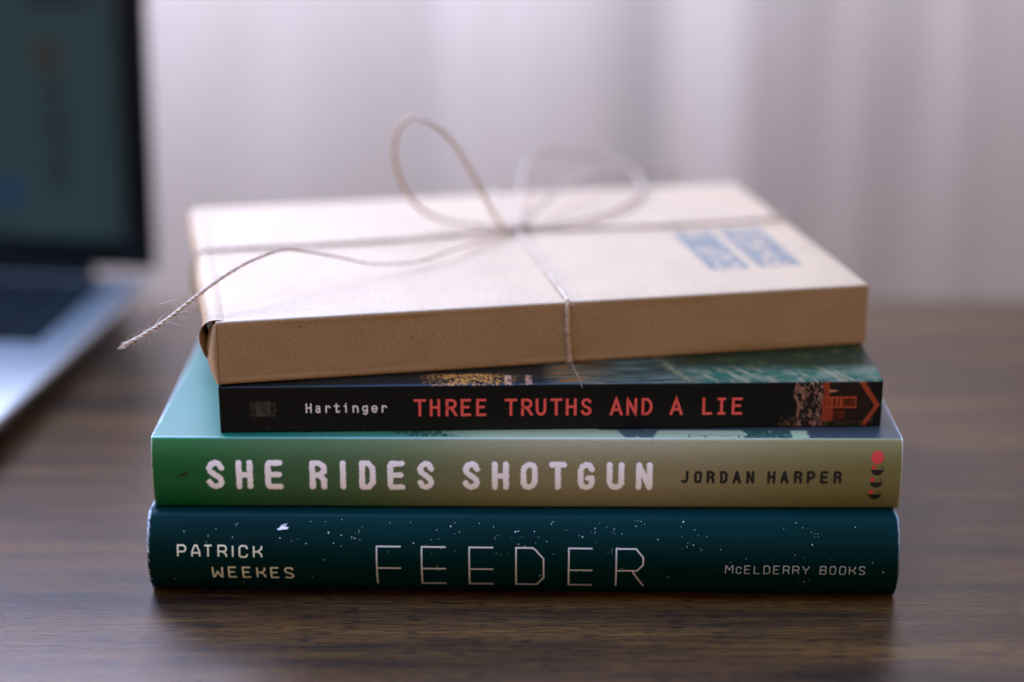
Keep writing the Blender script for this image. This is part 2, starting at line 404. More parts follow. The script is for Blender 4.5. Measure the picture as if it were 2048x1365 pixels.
# lower case of the monospaced author name (box covers cap height, x-height .74)
xh = .74
Lc = dict(G)
Lc['a'] = [arc(.5, xh-.16, .42, .16, 160, 20, 6)+[(.92, xh-.2), (.92, 0)], [(.92, .44), (.45, .44)]+arc(.45, .22, .42, .22, 90, 270, 8)+[(.6, .0), (.92, .14)]]
Lc['r'] = [[(.1, xh), (.1, 0)], [(.1, .48), (.3, .68), (.6, xh), (.95, .66), (1, .55)]]
Lc['t'] = [[(.4, 1), (.4, .16), (.5, .03), (.72, 0), (1, .12)], [(0, xh-.02), (.95, xh-.02)]]
Lc['i'] = [[(0, xh-.02), (.72, xh-.02), (.72, 0)], [(.66, 1.0), (.78, 1.0)], [(.66, .96), (.78, .96)]]
Lc['n'] = [[(0, xh), (0, 0)], [(0, .5), (.3, .7), (.55, xh), (.85, .66), (1, .5), (1, 0)]]
Lc['g'] = [arc(.48, .42, .46, .30, 60, 330, 14), [(.95, xh), (.95, -.05), (.78, -.2), (.45, -.24), (.15, -.14)], [(.7, xh-.06), (.95, xh)]]
Lc['e'] = [[(.02, .36), (.98, .36), (.94, .55)]+arc(.5, .37, .48, .37, 40, 320, 16)]

def place(glyphs, items, th):
    out = []
    for ch, u0, u1, z0, z1 in items:
        h = th/2; a0, a1, c0, c1 = u0+h, u1-h, z0+h, z1-h
        if a1-a0 < .02: a0 = a1 = (u0+u1)/2
        for st in glyphs[ch]: out.append([(a0+(a1-a0)*x, c0+(c1-c0)*y) for x, y in st])
    return out

def ribbons(bk, name, mat, strokes, th, off=.05, cap='butt', surf=None):
    """printed strokes laid on the spine surface"""
    surf = surf or bk.surf; mb = MB(); h = th/2
    for si, st in enumerate(strokes):
        pts = [np.array(st[0], float)]
        for p in st[1:]:
            p = np.array(p, float); d = np.linalg.norm(p-pts[-1])
            if d < 1e-6: continue
            n = max(1, int(d/.8)); q = pts[-1]
            for k in range(1, n+1): pts.append(q+(p-q)*k/n)
        if cap == 'square':
            d = pts[1]-pts[0]; pts[0] = pts[0]-d/np.linalg.norm(d)*h
            d = pts[-1]-pts[-2]; pts[-1] = pts[-1]+d/np.linalg.norm(d)*h
        closed = np.linalg.norm(pts[0]-pts[-1]) < 1e-6
        L = []; R = []; n = len(pts)
        for i in range(n):
            a = pts[i]-pts[i-1] if i > 0 else (pts[-1]-pts[-2] if closed else pts[1]-pts[0])
            c = pts[i+1]-pts[i] if i < n-1 else (pts[1]-pts[0] if closed else pts[-1]-pts[-2])
            a = a/np.linalg.norm(a); c = c/np.linalg.norm(c)
            na = np.array([-a[1], a[0]]); nc = np.array([-c[1], c[0]]); m = na+nc; ln = np.linalg.norm(m)
            m = na if ln < 1e-3 else m/ln; k = 1/max(.4, abs(m@na))
            L.append(pts[i]+m*h*k); R.append(pts[i]-m*h*k)
        A = np.array(L+R); o = off+.004*(si % 5)
        V = surf(A[:, 0], A[:, 1], o)
        F = [(i, n+i, n+i+1, i+1) for i in range(n-1)]
        if cap == 'round':
            V = list(V)
            for c, s0 in ((pts[0], pts[0]-pts[1]), (pts[-1], pts[-1]-pts[-2])):
                s0 = s0/np.linalg.norm(s0); nn = np.array([-s0[1], s0[0]]); rim = [c]
                for k in range(7):
                    t_ = math.pi*k/6; rim.append(c+h*(nn*math.cos(t_)+s0*math.sin(t_)))
                rim = np.array(rim); b0 = len(V); V += list(surf(rim[:, 0], rim[:, 1], o+.002))
                F += [(b0, b0+k+1, b0+k+2) for k in range(6)]
        mb.add(V, F)
    ob = mb.build(name, mat, bk.root)
    bm = bmesh.new(); bm.from_mesh(ob.data)
    for f in bm.faces: f.normal_update()
    bm.faces.ensure_lookup_table()
    fl = [f for f in bm.faces if f.normal.y > 0]
    if surf == bk.surf and fl: bmesh.ops.reverse_faces(bm, faces=fl)
    bm.to_mesh(ob.data); bm.free()
    return ob

def soft_print(bk, name, mat, strokes, th, soft, cell, rough_amp, off=.05, seed=3):
    """worn, soft-edged printing: a fine patch whose ink density falls off at ragged stroke edges"""
    segs = np.array([(*s[i], *s[i+1]) for s in strokes for i in range(len(s)-1)])
    pts = segs.reshape(-1, 2); m = th/2+soft+cell
    u0, z0 = pts.min(0)-m; u1, z1 = pts.max(0)+m
    us = np.arange(u0, u1, cell); zs = np.arange(z0, z1, cell)
    U, Z = np.meshgrid(us, zs, indexing='ij'); D = np.full(U.shape, 9.0)
    for a, b_, c, d in segs:
        i0 = max(0, int((min(a, c)-m-u0)/cell)); i1 = int((max(a, c)+m-u0)/cell)+2
        uu = U[i0:i1]; zz = Z[i0:i1]; dx, dz = c-a, d-b_; L = dx*dx+dz*dz+1e-9
        tt = np.clip(((uu-a)*dx+(zz-b_)*dz)/L, 0, 1)
        D[i0:i1] = np.minimum(D[i0:i1], np.hypot(uu-a-tt*dx, zz-b_-tt*dz))
    D = D+(fbm(U*1.6, Z*1.6, seed, 3)-.5)*2*rough_amp
    al = 1-sstep(th/2-soft*.5, th/2+soft*.7, D)
    nu, nz = U.shape; V = bk.surf(U.ravel(), Z.ravel(), off); idx = -np.ones(nu*nz, int)
    A = al.ravel(); F = []
    ok = (al[:-1, :-1]+al[1:, :-1]+al[1:, 1:]+al[:-1, 1:]) > .003
    for i, j in zip(*np.nonzero(ok)):
        a = i*nz+j; F.append((a, a+nz, a+nz+1, a+1))
    used = sorted({k for f in F for k in f}); mp = {k: n for n, k in enumerate(used)}
    C = np.ones((len(used), 4)); C[:, 3] = A[used]
    return mesh_obj(name, V[used], [tuple(mp[k] for k in f) for f in F], mat, bk.root, True, C)

def polys(bk, name, mat, plist, off=.05, parent=None, surf=None):
    """flat printed shapes, triangulated as fans round their middle"""
    mb = MB(); surf = surf or bk.surf
    for k, p in enumerate(plist):
        A = np.array(p); c = A.mean(0); Q = np.vstack([c, A]); V = surf(Q[:, 0], Q[:, 1], off+.003*(k % 4)); n = len(A)
        mb.add(V, [(0, i+1, (i+1) % n+1) for i in range(n)])
    return mb.build(name, mat, parent or bk.root)

# ================= teal book, bottom of the stack
F = Book('hardcover_book', (-.11429, -.02795, 0.0002), -.02113, 235, 26.3, 152, 6.2, 'round',
         'dark teal hardcover at the bottom of the stack with thin silver lettering FEEDER')
def colF(U, Y, Z):
    n = fbm(U*.05, (Z-Y)*.12, 5); c = mixc((.0001, .0120, .0112), (.0001, .0175, .0165), n)
    edge = (1-sstep(.15, .9, U+1.2*(fbm(Z*.9, Y*.3, 8)-.5)))*.8+sstep(234.3, 234.9, U+.5*(fbm(Z*1.1, Y*.3, 9)-.5))*.5
    return mixc(c, (.55, .58, .60), edge*.8*sstep(4, 26, Z)) if True else c
us = np.unique(np.concatenate([np.arange(0, 2, .2), np.arange(2, 233, 2.0), np.arange(233, 235.01, .2)]))
o_, i_ = jacket_sections(F, 2.8)
sweep(F, 'dust_jacket', m_jF, us, o_, i_, colF)
box_obj('page_block', (3*MM, 1.5*MM, 2.8*MM), (232*MM, 148*MM, 23.5*MM), m_pages, F.root)
FE = [('F', 71.85, 79.67, 4.25, 17.9), ('E', 85.93, 93.74, 4.2, 17.88), ('E', 100.83, 108.6, 4.14, 17.86), ('D', 115.46, 124.55, 4.08, 17.84), ('E', 131.94, 139.55, 4.02, 17.82), ('R', 146.76, 155.82, 3.96, 17.8)]
ribbons(F, 'title_lettering', m_silver, place(Th, FE, .48), .48, cap='square')
PA = [('P', 9.46, 12.38, 13.73, 17.78), ('A', 13.93, 16.81, 13.71, 17.76), ('T', 17.8, 20.67, 13.7, 17.75), ('R', 22.21, 25.16, 13.68, 17.74), ('I', 26.66, 27.28, 13.67, 17.72), ('C', 28.84, 31.72, 13.66, 17.71), ('K', 33.33, 36.25, 13.64, 17.7),
      ('W', 20.05, 23.57, 6.18, 10.55), ('E', 25.14, 27.96, 6.15, 10.53), ('E', 29.58, 32.47, 6.13, 10.5), ('K', 34.08, 36.97, 6.11, 10.48), ('E', 38.47, 41.36, 6.09, 10.45), ('S', 42.9, 45.86, 6.06, 10.43)]
ribbons(F, 'author_lettering', m_cream, place(Tk, PA, .52), .52, cap='butt')
MC = [('M', 181.02, 183.49, 9.56, 12.52), ('c', 184.4, 186.08, 9.56, 12.0), ('E', 186.98, 188.9, 9.56, 12.53), ('L', 189.94, 191.85, 9.56, 12.54), ('D', 192.98, 194.95, 9.56, 12.54), ('E', 196.02, 197.95, 9.56, 12.55), ('R', 199.02, 200.99, 9.56, 12.55), ('R', 201.98, 204.0, 9.56, 12.55), ('Y', 205.12, 207.12, 9.56, 12.56), ('B', 210.49, 212.51, 9.56, 12.57), ('O', 213.55, 215.46, 9.57, 12.57), ('O', 216.53, 218.55, 9.57, 12.58), ('K', 219.54, 221.56, 9.57, 12.58), ('S', 222.62, 224.53, 9.57, 12.59)]
ribbons(F, 'publisher_lettering', m_dim, place(Tk, MC, .23), .23, cap='butt')
def blob(u, z, r, n=7, st=1.0, an=0.0):
    out = []
    for k in range(n):
        a = 2*math.pi*k/n; rr = r*random.uniform(.6, 1.25); x = rr*math.cos(a)*st; y = rr*math.sin(a)
        out.append((u+x*math.cos(an)-y*math.sin(an), z+x*math.sin(an)+y*math.cos(an)))
    return out
fl = []
for k in range(115):
    u = random.gauss(125, 52) if random.random() < .75 else random.uniform(4, 228)
    if not 3 < u < 231: continue
    z = 25-abs(random.gauss(0, 1))*5.5 if random.random() < .8 else random.uniform(3, 20)
    if z < 2.5: continue
    r = random.choice([.07, .08, .09, .10, .12, .17]) if u > 60 else random.choice([.09, .11, .14])
    fl.append(blob(u, z, r, 6, random.uniform(.8, 1.6), random.uniform(0, 3)))
    if random.random() < .12:
        for q in range(3): fl.append(blob(u+random.gauss(0, .7), z+random.gauss(0, .7), .08, 5))
for u, z, r in ((230.2, 10.6, .26), (50, 18.3, .22), (57, 21.5, .26), (55.5, 13.2, .18), (101, 8.4, .28), (8, 5.4, .18), (61, 20.8, .2)):
    fl.append(blob(u, z, r, 7, .7))
polys(F, 'star_flecks', m_fleck, fl, .045)
sc = [[(40.3, 22.0), (41.0, 22.5), (41.9, 22.9), (42.5, 23.2), (43.4, 23.0), (44.3, 22.9), (45.0, 22.65), (44.2, 22.5), (44.7, 22.25), (43.6, 22.15), (42.5, 22.1), (41.3, 21.85)],
      [(42.1, 23.2), (43.2, 24.0), (43.4, 24.0), (42.6, 23.2)], [(42.9, 23.1), (44.1, 24.1), (44.25, 24.05), (43.4, 23.1)], [(41.3, 22.8), (42.1, 23.6), (42.3, 23.5), (41.7, 22.8)]]
sc = [[(42.8+(u-42.8)*.8, 22.9+(z-22.9)*.8) for u, z in p] for p in sc]
polys(F, 'cover_scuff', m_raw, sc, .05)
wear = []
for k in range(26):
    z = random.uniform(2, 25.5); wear.append(blob(random.uniform(.1, .5), z, random.uniform(.15, .35), 6, .6))
polys(F, 'edge_wear', m_raw, wear, .04)

# ================= green book, second from the bottom
Gb = Book('hardcover_book', (-.11297, -.02335, .02655), -.00766, 235, 23.45, 152, 2.3, 'flat',
          'green to olive hardcover second from the bottom lettered SHE RIDES SHOTGUN in white')
def colG(U, Y, Z):
    top = Z > 23.3
    g = mixc((.003, .110, .026), (.045, .120, .048), sstep(8, 50, U+6*(fbm(U*.08, Z*.2, 3)-.5)))
    g = mixc(g, (.262, .226, .120), sstep(45, 135, U+10*(fbm(U*.05, Z*.15, 4)-.5)))
    g = mixc(g, (.172, .156, .056), sstep(150, 230, U))
    # the cover picture: green sky on the left, then palm leaf, pale road, car line art, dark bush
    ny = fbm(U*.5, Y*.8, 21); c = mixc((.003, .085, .052), (.03, .10, .05), sstep(20, 75, U))
    c = mixc(c, (.22, .22, .11), sstep(75, 110, U))
    leaf = (np.abs(U-86-4*np.sin(Y))-9 < 0) & (fbm(U*3.0, Y*.5, 14) > .40+.012*np.abs(U-84)) & (Y > .8)
    c = np.where(leaf[..., None], (.010, .035, .020), c)
    post = (U > 148.5+Y*-.35) & (U < 157-Y*-.3) & (ny > .22)
    c = np.where(post[..., None], (.030, .045, .035), c)
    line = (U > 168) & (U < 190) & ((np.abs(Y-2.6-.5*np.sin(U*.9)) < .22) | ((np.abs((U % 5.2)-2) < .16) & (Y < 3)))
    c = np.where(line[..., None], (.06, .05, .025), c)
    bush = (U > 183+6*ny) & (U < 201) & (fbm(U*1.1, Y*1.1, 31) > .28)
    c = np.where(bush[..., None], mixc((.012, .030, .018), (.10, .14, .09), sstep(.62, .75, fbm(U*3, Y*3, 33))), c)
    dk = (U > 205+2*fbm(U*0+1, Y*1.4, 35)) | ((Y > 7) & (U > 140))
    c = np.where(dk[..., None], (.022, .026, .026), c)
    c = np.where(top[..., None] & (Y > .3)[..., None], c, g)
    edge = (1-sstep(.1, .5, U+.6*(fbm(Z*1.2, Y*.3, 18)-.5)))*.7+sstep(234.4, 234.9, U+.4*(fbm(Z*1.3, Y*.3, 19)-.5))*.55
    return mixc(c, (.62, .62, .55), edge)
us = np.unique(np.concatenate([np.arange(0, 1, .1), np.arange(1, 234, .5), np.arange(234, 235.01, .1)]))
o_, i_ = jacket_sections(Gb, 2.6, near=16)
sweep(Gb, 'dust_jacket', m_jG, us, o_, i_, colG)
box_obj('page_block', (3*MM, 1.5*MM, 2.6*MM), (232*MM, 148*MM, 20.8*MM), m_pages, Gb.root)
SHE = [('S', 17.16, 22.7, 6.81, 16.53), ('H', 26.45, 31.66, 6.8, 16.51), ('E', 35.58, 41.11, 6.79, 16.49), ('R', 49.54, 54.91, 6.78, 16.46), ('I', 58.93, 61.08, 6.78, 16.45), ('D', 65.11, 70.2, 6.77, 16.43), ('E', 73.96, 79.32, 6.76, 16.41), ('S', 83.35, 88.55, 6.76, 16.39), ('S', 97.56, 102.92, 6.74, 16.36),
       ('H', 106.74, 111.99, 6.79, 16.29), ('O', 115.75, 120.99, 6.81, 16.26), ('T', 124.63, 130.16, 6.83, 16.23), ('G', 133.63, 138.9, 6.84, 16.19), ('U', 142.69, 148.16, 6.86, 16.16), ('N', 151.85, 156.99, 6.88, 16.13)]
soft_print(Gb, 'title_lettering', m_white_soft, place(Bo, SHE, 1.75), 1.75, .42, .16, .22)
JH = [('J', 165.99, 168.29, 9.26, 13.47), ('O', 170.04, 172.49, 9.26, 13.47), ('R', 173.94, 176.43, 9.26, 13.47), ('D', 178.15, 180.52, 9.26, 13.47), ('A', 182.09, 184.73, 9.26, 13.47), ('N', 186.37, 188.85, 9.26, 13.47), ('H', 192.94, 195.43, 9.26, 13.48), ('A', 196.99, 199.63, 9.27, 13.48), ('R', 201.27, 203.83, 9.27, 13.48), ('P', 205.29, 207.96, 9.27, 13.48), ('E', 209.49, 211.97, 9.27, 13.48), ('R', 213.69, 216.17, 9.27, 13.48)]
soft_print(Gb, 'author_lettering', m_black_soft, place(Bo, JH, .82), .82, .10, .09, .12, seed=9)
logo = empty('publisher_mark'); logo.parent = Gb.root
bowl = []; dots = [arc(227.13, 17.93, 2.0, 2.05, 0, 345, 30)]; hook = []
for u, z in ((227.2, 13.95), (227.05, 9.80), (226.95, 5.55)):
    bowl.append(arc(u, z, 1.92, 1.85, 180, 360, 18))
    dots.append(arc(u-1.17, z+.85, .72, .75, 0, 340, 14))
    hook.append([(u+1.75*math.cos(math.radians(a)), z+1.55*math.sin(math.radians(a))) for a in range(-2, 62, 8)])
polys(Gb, 'letter_bowls', m_black, bowl, .05, logo)
polys(Gb, 'red_dots', m_red2, dots, .056, logo)
h_ = ribbons(Gb, 'letter_hooks', m_black, hook, .24, .06); h_.parent = logo
polys(Gb, 'bird_print', m_bird, [[(7.4, 10.6), (8.2, 11.5), (9.2, 12.0), (9.9, 12.0), (10.4, 12.5), (11.75, 12.95), (11.3, 12.2), (10.7, 11.7), (10.55, 11.2), (10.7, 10.5), (10.2, 11.0), (9.8, 11.2), (9.1, 11.0), (8.2, 10.9)]])

# ================= black paperback, third from the bottom
P = Book('paperback_book', (-.09165, -.02016, .05015), .02814, 208.7, 15.75, 139, 0, 'square',
         'black paperback directly under the wrapped parcel with red lettering THREE TRUTHS AND A LIE')
def colP(U, Y, Z):
    sp = Y <= .12
    k = np.zeros(U.shape+(3,))+np.array((.0065, .0070, .0065))
    # spine picture at the right end: tree trunk, orange cabin gable
    dx = U-(185.6+.25*np.sin(Z)); half = 4.3+.7*np.cos((Z-12)*.45)-.5*(Z < 3)
    bark = (np.abs(dx) < half); rid = fbm(U*1.5, Z*.75, 41, 5); rid2 = fbm(U*3.1+9, Z*1.8, 43, 4)
    rim = sstep(.55, .95, np.abs(dx)/half)
    v = sstep(.50, .62, rid*.55+rid2*.45+.10*rim)
    cb = mixc((.010, .009, .009), (.27, .14, .10), v)
    k = np.where(bark[..., None], cb, k)
    grs = (U > 176) & (U < 206) & (Z < 2.6+1.5*fbm(U*1.6, Z*.1, 47)) & (fbm(U*4, Z*1.0, 48) > .52)
    k = np.where((grs & (~bark | (Z < 1)))[..., None], (.10, .055, .025), k)
    fade = .65+.5*fbm(U*.8, Z*.8, 51)
    org = np.array((.36, .062, .025))
    post = (U > 190.2+.25*(8-Z)*.1) & (U < 191.9) & (Z > 1.7)
    wall = (U > 189.6) & (U < 193.2) & (Z < 9.6) & (Z > 1.8)
    rail = ((U > 191) & (U < 200.6) & ((np.abs(Z-9.75) < .33) | (np.abs(Z-6.45) < .27)))
    slat = (U > 192) & (U < 200.6) & (Z > 6.4) & (Z < 9.8) & ((np.abs((U % 1.6)-.8) < .18) & (U < 196) | (U > 200.2) | ((U > 195.2) & (U < 196.2)))
    inner = (U > 192) & (U < 200.4) & (Z > 6.4) & (Z < 9.8)
    roof = (Z > 7.1) & (np.abs((U-207.2)+(Z-7.1)*.655) < .95) | (Z <= 7.1) & (np.abs((U-207.2)-(Z-7.1)*.63) < .80)
    tri = (U > 191.8) & (U < 195.1) & (np.abs(Z-12.0) < (195.1-U)*.17)
    low = (U > 191) & (U < 197) & (Z > 2.5) & (Z < 5.6)
    k = np.where(((U > 191.5) & (U < 205))[..., None], (.020, .011, .008), k)
    k = np.where(bark[..., None], cb, k)
    k = np.where(low[..., None], org*(.35*fbm(U*1.2, Z*1.2, 53)[..., None]+.05), k)
    k = np.where(inner[..., None], org*.32*fade[..., None], k)
    k = np.where((post | wall)[..., None], org*(.75*fade[..., None]), k)
    k = np.where((rail | slat)[..., None], org*1.15*fade[..., None], k)
    k = np.where(roof[..., None], org*(.9*fade[..., None]), k)
    k = np.where(tri[..., None], (.42, .19, .09), k)
    k = np.where(((Z < 1.9) & (U > 191) & (U < 203))[..., None], mixc((.010, .010, .006), (.07, .055, .02), sstep(.45, .7, fbm(U*2, Z*2, 57))), k)
    # front cover: black, glowing sparks, figures, streaky lake, teal trees
    c = np.zeros(U.shape+(3,))+np.array((.007, .008, .008))
    sparkle = fbm(U*2.4, Y*2.4, 61, 3); w = np.exp(-((U-78)/13)**2)*sstep(55, 68, U)
    c = mixc(c, (.62, .30, .09), sstep(.58, .70, sparkle+.22*w-.10)*sstep(.05, .5, w)*(Y < 9))
    fig = (np.exp(-((U-90.5)/1.4)**2)+np.exp(-((U-97.0)/1.2)**2)+.7*np.exp(-((U-62)/2.5)**2)*0)
    c = mixc(c, (.50, .27, .24), sstep(.50, .62, fbm(U*2, Y*1.1, 63)+.10)*sstep(.4, .8, fig)*(Y < 7))
    st = fbm(U*.10, Y*1.5, 65, 4)
    lake = sstep(99, 108, U)
    lk = mixc((.035, .055, .050), (.22, .28, .28), sstep(.35, .7, st))
    lk = mixc(lk, (.62, .22, .06), sstep(.45, .62, fbm(U*.09+4, Y*1.3, 67))*np.exp(-((U-108)/12)**2))
    c = mixc(c, lk, lake)
    tr = sstep(143, 156, U+Y*.3)
    hue = mixc((.030, .20, .16), (.30, .36, .34), sstep(.35, .68, fbm(U*.22, Y*.3, 71)))
    hue = mixc(hue, (.58, .50, .42), sstep(.60, .72, fbm((U+Y*.55)*.55, Y*.10, 73))*.9)
    hue = mixc(hue, (.030, .055, .025), sstep(7, 16, Y+4*(fbm(U*.15, Y*.3, 75)-.5)))
    hue = mixc(hue, (.16, .15, .05), sstep(.62, .75, fbm(U*.3, Y*.5, 77))*sstep(8, 14, Y))
    c = mixc(c, hue, tr)
    c = mixc(c, (.50, .38, .24), np.exp(-((U-147.5+Y*.35)/1.6)**2)*sstep(.4, .6, fbm(U*1.2, Y*.9, 79)))
    c = np.where((U > 100)[..., None], c*np.array((.26, .235, .14)), c*np.array((.85, .62, .34)))*(.75+.25*sstep(0, 6, Y))[..., None]
    return np.where(sp[..., None], k, c)
us = np.unique(np.concatenate([np.arange(0, 55, 2.0), np.arange(55, 176, .4), np.arange(176, 208.6, .16), [208.7]]))
h = P.h
def p_top(y): return h-.55*math.exp(-max(y, 0)/3.2)
outer = [(y, p_top(y)) for y in np.concatenate([np.linspace(139, 32, 6), np.arange(31.5, .75, -.45)])]
outer += [(.45, h-.60), (.2, h-.72), (.06, h-.9)]+[(0, z) for z in np.arange(h-1.1, .4, -.16)]+[(.1, .15), (.4, 0), (40, 0), (139, 0)]
inner = [(139, h-.4), (32, h-.4), (10, h-.6), (.4, h-1.2), (.4, .4), (139, .4)]
sweep(P, 'paper_cover', m_jP, us, outer, inner, colP)
box_obj('page_block', (.2*MM, .5*MM, .45*MM), (208.5*MM, 138.5*MM, 15.0*MM), m_pages, P.root)
TT = [('T', 60.75, 64.66, 4.84, 10.58), ('H', 65.85, 69.08, 4.82, 10.56), ('R', 70.82, 74.46, 4.8, 10.53), ('E', 75.57, 78.77, 4.78, 10.51), ('E', 80.43, 83.58, 4.76, 10.49), ('T', 89.41, 93.29, 4.72, 10.45), ('R', 94.59, 98.24, 4.69, 10.42), ('U', 99.15, 102.48, 4.67, 10.4), ('T', 103.72, 107.55, 4.65, 10.38), ('H', 108.65, 112.03, 4.63, 10.36),
      ('S', 113.32, 116.87, 4.6, 10.33), ('A', 122.55, 126.58, 4.56, 10.28), ('N', 127.77, 131.1, 4.54, 10.25), ('D', 132.54, 136.02, 4.52, 10.23), ('A', 141.52, 145.55, 4.48, 10.18), ('L', 151.78, 154.92, 4.44, 10.13), ('I', 156.59, 159.1, 4.42, 10.1), ('E', 161.1, 164.44, 4.4, 10.08)]
ribbons(P, 'title_lettering', m_red, place(G, TT, .84), .84, cap='square')
HG = [('H', 26.95, 28.8, 6.31, 9.55), ('a', 29.97, 31.61, 6.3, 9.53), ('r', 33.0, 34.73, 6.28, 9.52), ('t', 35.73, 37.7, 6.27, 9.5), ('i', 38.83, 40.03, 6.26, 9.49), ('n', 41.64, 43.49, 6.24, 9.47), ('g', 44.61, 46.46, 6.23, 9.46), ('e', 47.5, 49.51, 6.22, 9.45), ('r', 50.64, 52.44, 6.2, 9.43)]
ribbons(P, 'author_lettering', m_grey, place(Lc, HG, .44), .44, cap='round')
mark = empty('publisher_mark'); mark.parent = P.root
zig = [(12.4, 10.25), (14.6, 9.7), (12.2, 9.1), (15.0, 8.5), (12.9, 7.9), (15.1, 7.2), (13.4, 6.6), (15.8, 6.0), (13.8, 5.2)]
polys(P, 'mark_panel', m_olive, [[(11.25, 5.25), (16.05, 5.25), (16.05, 10.25), (11.25, 10.25)]], .04, mark)
z_ = ribbons(P, 'zigzag', m_black, [zig], .45, .055); z_.parent = mark
def vertical_word(word, u0, u1, z0, z1):
    n = len(word); step = (z1-z0)/n; out = []
    for k, ch in enumerate(word):
        a, b_ = z0+k*step+.12, z0+(k+1)*step-.12
        if ch == 'I': a, b_ = (a+b_)/2, (a+b_)/2
        gl = [[(.5, 1), (.5, 0)]] if ch == 'I' else G[ch]
        for st in gl: out.append([(u1-(u1-u0)*y, a+(b_-a)*x) for x, y in st])
    return out
w_ = ribbons(P, 'mark_lettering', m_olive, vertical_word('SIMON', 9.7, 10.9, 5.25, 10.25)+vertical_word('PULSE', 16.45, 17.6, 5.25, 10.25), .22, .045); w_.parent = mark
dust = [blob(random.uniform(3, 172), random.uniform(1, 14.5), random.uniform(.04, .09), 5) for k in range(45)]
polys(P, 'dust_specks', m_dim, dust, .03)

# ================= kraft parcel on top
KW, KD, KH = 213.1, 145.0, 20.65
K = empty('wrapped_parcel', (-.09167, -.02024, .06600), .19309)
tag(K, 'brown kraft paper parcel with blue stamp and open left corner on top of the stack', 'parcel')
def kraft_body():
    bm = bmesh.new(); bmesh.ops.create_cube(bm, size=1)
    for v in bm.verts: v.co = Vector(((v.co.x+.5)*KW, (v.co.y+.5)*KD, (v.co.z+.5)*KH))*MM
    bmesh.ops.bevel(bm, geom=bm.edges[:], offset=.7*MM, segments=3, affect='EDGES', profile=.5)
    bmesh.ops.subdivide_edges(bm, edges=[e_ for e_ in bm.edges if e_.calc_length() > 15*MM], cuts=40, use_grid_fill=True)
    for v in bm.verts:
        x, y, z = v.co/MM
        k = float(fbm(np.array(x*.035), np.array(y*.035+z*.06), 91, 3))-.5
        if 1 < x < KW-1 and 1 < y < KD-1 and z > KH-1: v.co.z += (k*.7-.35*math.sin(math.pi*x/KW)*math.sin(math.pi*y/KD))*MM
        if y < 1 and 2 < z < KH-2 and 2 < x < KW-2: v.co.y += k*.5*MM
    me = bpy.data.meshes.new('box_body'); bm.to_mesh(me); bm.free(); me.materials.append(m_kraft)
    me.polygons.foreach_set('use_smooth', [True]*len(me.polygons))
    o = bpy.data.objects.new('box_body', me); COL.objects.link(o); o.parent = K
kraft_body()
def sheet(name, grid, mat, thick, parent):
    """paper sheet from a grid of points (mm) with real thickness"""
    g = np.array(grid); a, b_ = g.shape[:2]
    dx = np.gradient(g, axis=0); dy = np.gradient(g, axis=1); n = np.cross(dx, dy); n /= np.linalg.norm(n, axis=2, keepdims=True)+1e-9
    V = np.concatenate([g.reshape(-1, 3), (g+n*thick).reshape(-1, 3)])*MM; Fc = []; off = a*b_
    for i in range(a-1):
        for j in range(b_-1):
            q = i*b_+j; Fc.append((q, q+b_, q+b_+1, q+1)); Fc.append((off+q, off+q+1, off+q+b_+1, off+q+b_))
    rim = [(i, 0) for i in range(a)]+[(a-1, j) for j in range(1, b_)]+[(i, b_-1) for i in range(a-2, -1, -1)]+[(0, j) for j in range(b_-2, 0, -1)]
    for k in range(len(rim)):
        p = rim[k][0]*b_+rim[k][1]; q = rim[(k+1) % len(rim)][0]*b_+rim[(k+1) % len(rim)][1]
        Fc.append((p, q, off+q, off+p))
    o = mesh_obj(name, V, Fc, mat, parent); bm = bmesh.new(); bm.from_mesh(o.data); bmesh.ops.recalc_face_normals(bm, faces=bm.faces[:]); bm.to_mesh(o.data); bm.free()
    o.data.set_sharp_from_angle(angle=math.radians(40)); return o
# left flap: leaves the top, rolls outward over the side and ends in a point near the front
def flap():
    prof = [(3.0, KH-.35), (1.5, KH-.02), (0, KH+.12), (-1.4, KH-.15), (-2.8, KH-.9), (-3.9, KH-2.0), (-4.5, KH-3.4), (-4.75, KH-5), (-4.75, KH-6.8), (-4.3, KH-8.6), (-3.8, KH-10.2), (-3.3, KH-11.6)]
    deep = [(3.0, KH-.35), (1.5, KH-.02), (0, KH+.10), (-1.3, KH-.15), (-2.4, KH-.9), (-3.3, KH-2.2), (-3.4, KH-4), (-2.6, KH-7), (-1.6, KH-10), (-.9, KH-13), (-.4, KH-16), (-.1, KH-19)]
    g = []
    for k, (a, b_) in enumerate(zip(prof, deep)):
        row = []
        for v in np.concatenate([np.linspace(0, 12, 9), np.linspace(16, KD-1, 22)]):
            t_ = float(sstep(0, 6, np.array(v))); x = a[0]*(1-t_)+b_[0]*t_; z = a[1]*(1-t_)+b_[1]*t_
            start = .9+2.2*max(0, k-2)/9*(1-min(1, v/8)) if k > 2 else .9
            row.append((x+.3*math.sin(v*.09)*(k > 3), start+v*(KD-2.5)/(KD-1), z))
        g.append(row)
    sheet('side_flap', g, m_kraft, -.32, K)
flap()
# the front panel's tongue that turns round the corner
def tongue():
    g = []
    for k in range(13):
        z = .3+(KH-1.4)*k/12; w = 2.9*math.sin(math.pi*min(1, (z/KH)*.98+.02))**.7
        row = []
        for j in range(9):
            s = j/8; row.append((.35-w*s**.8-.05, .10+.2*s+3.6*s*s, z))
        g.append(row)
    sheet('corner_tongue', g, m_kraft, .3, K)
tongue()
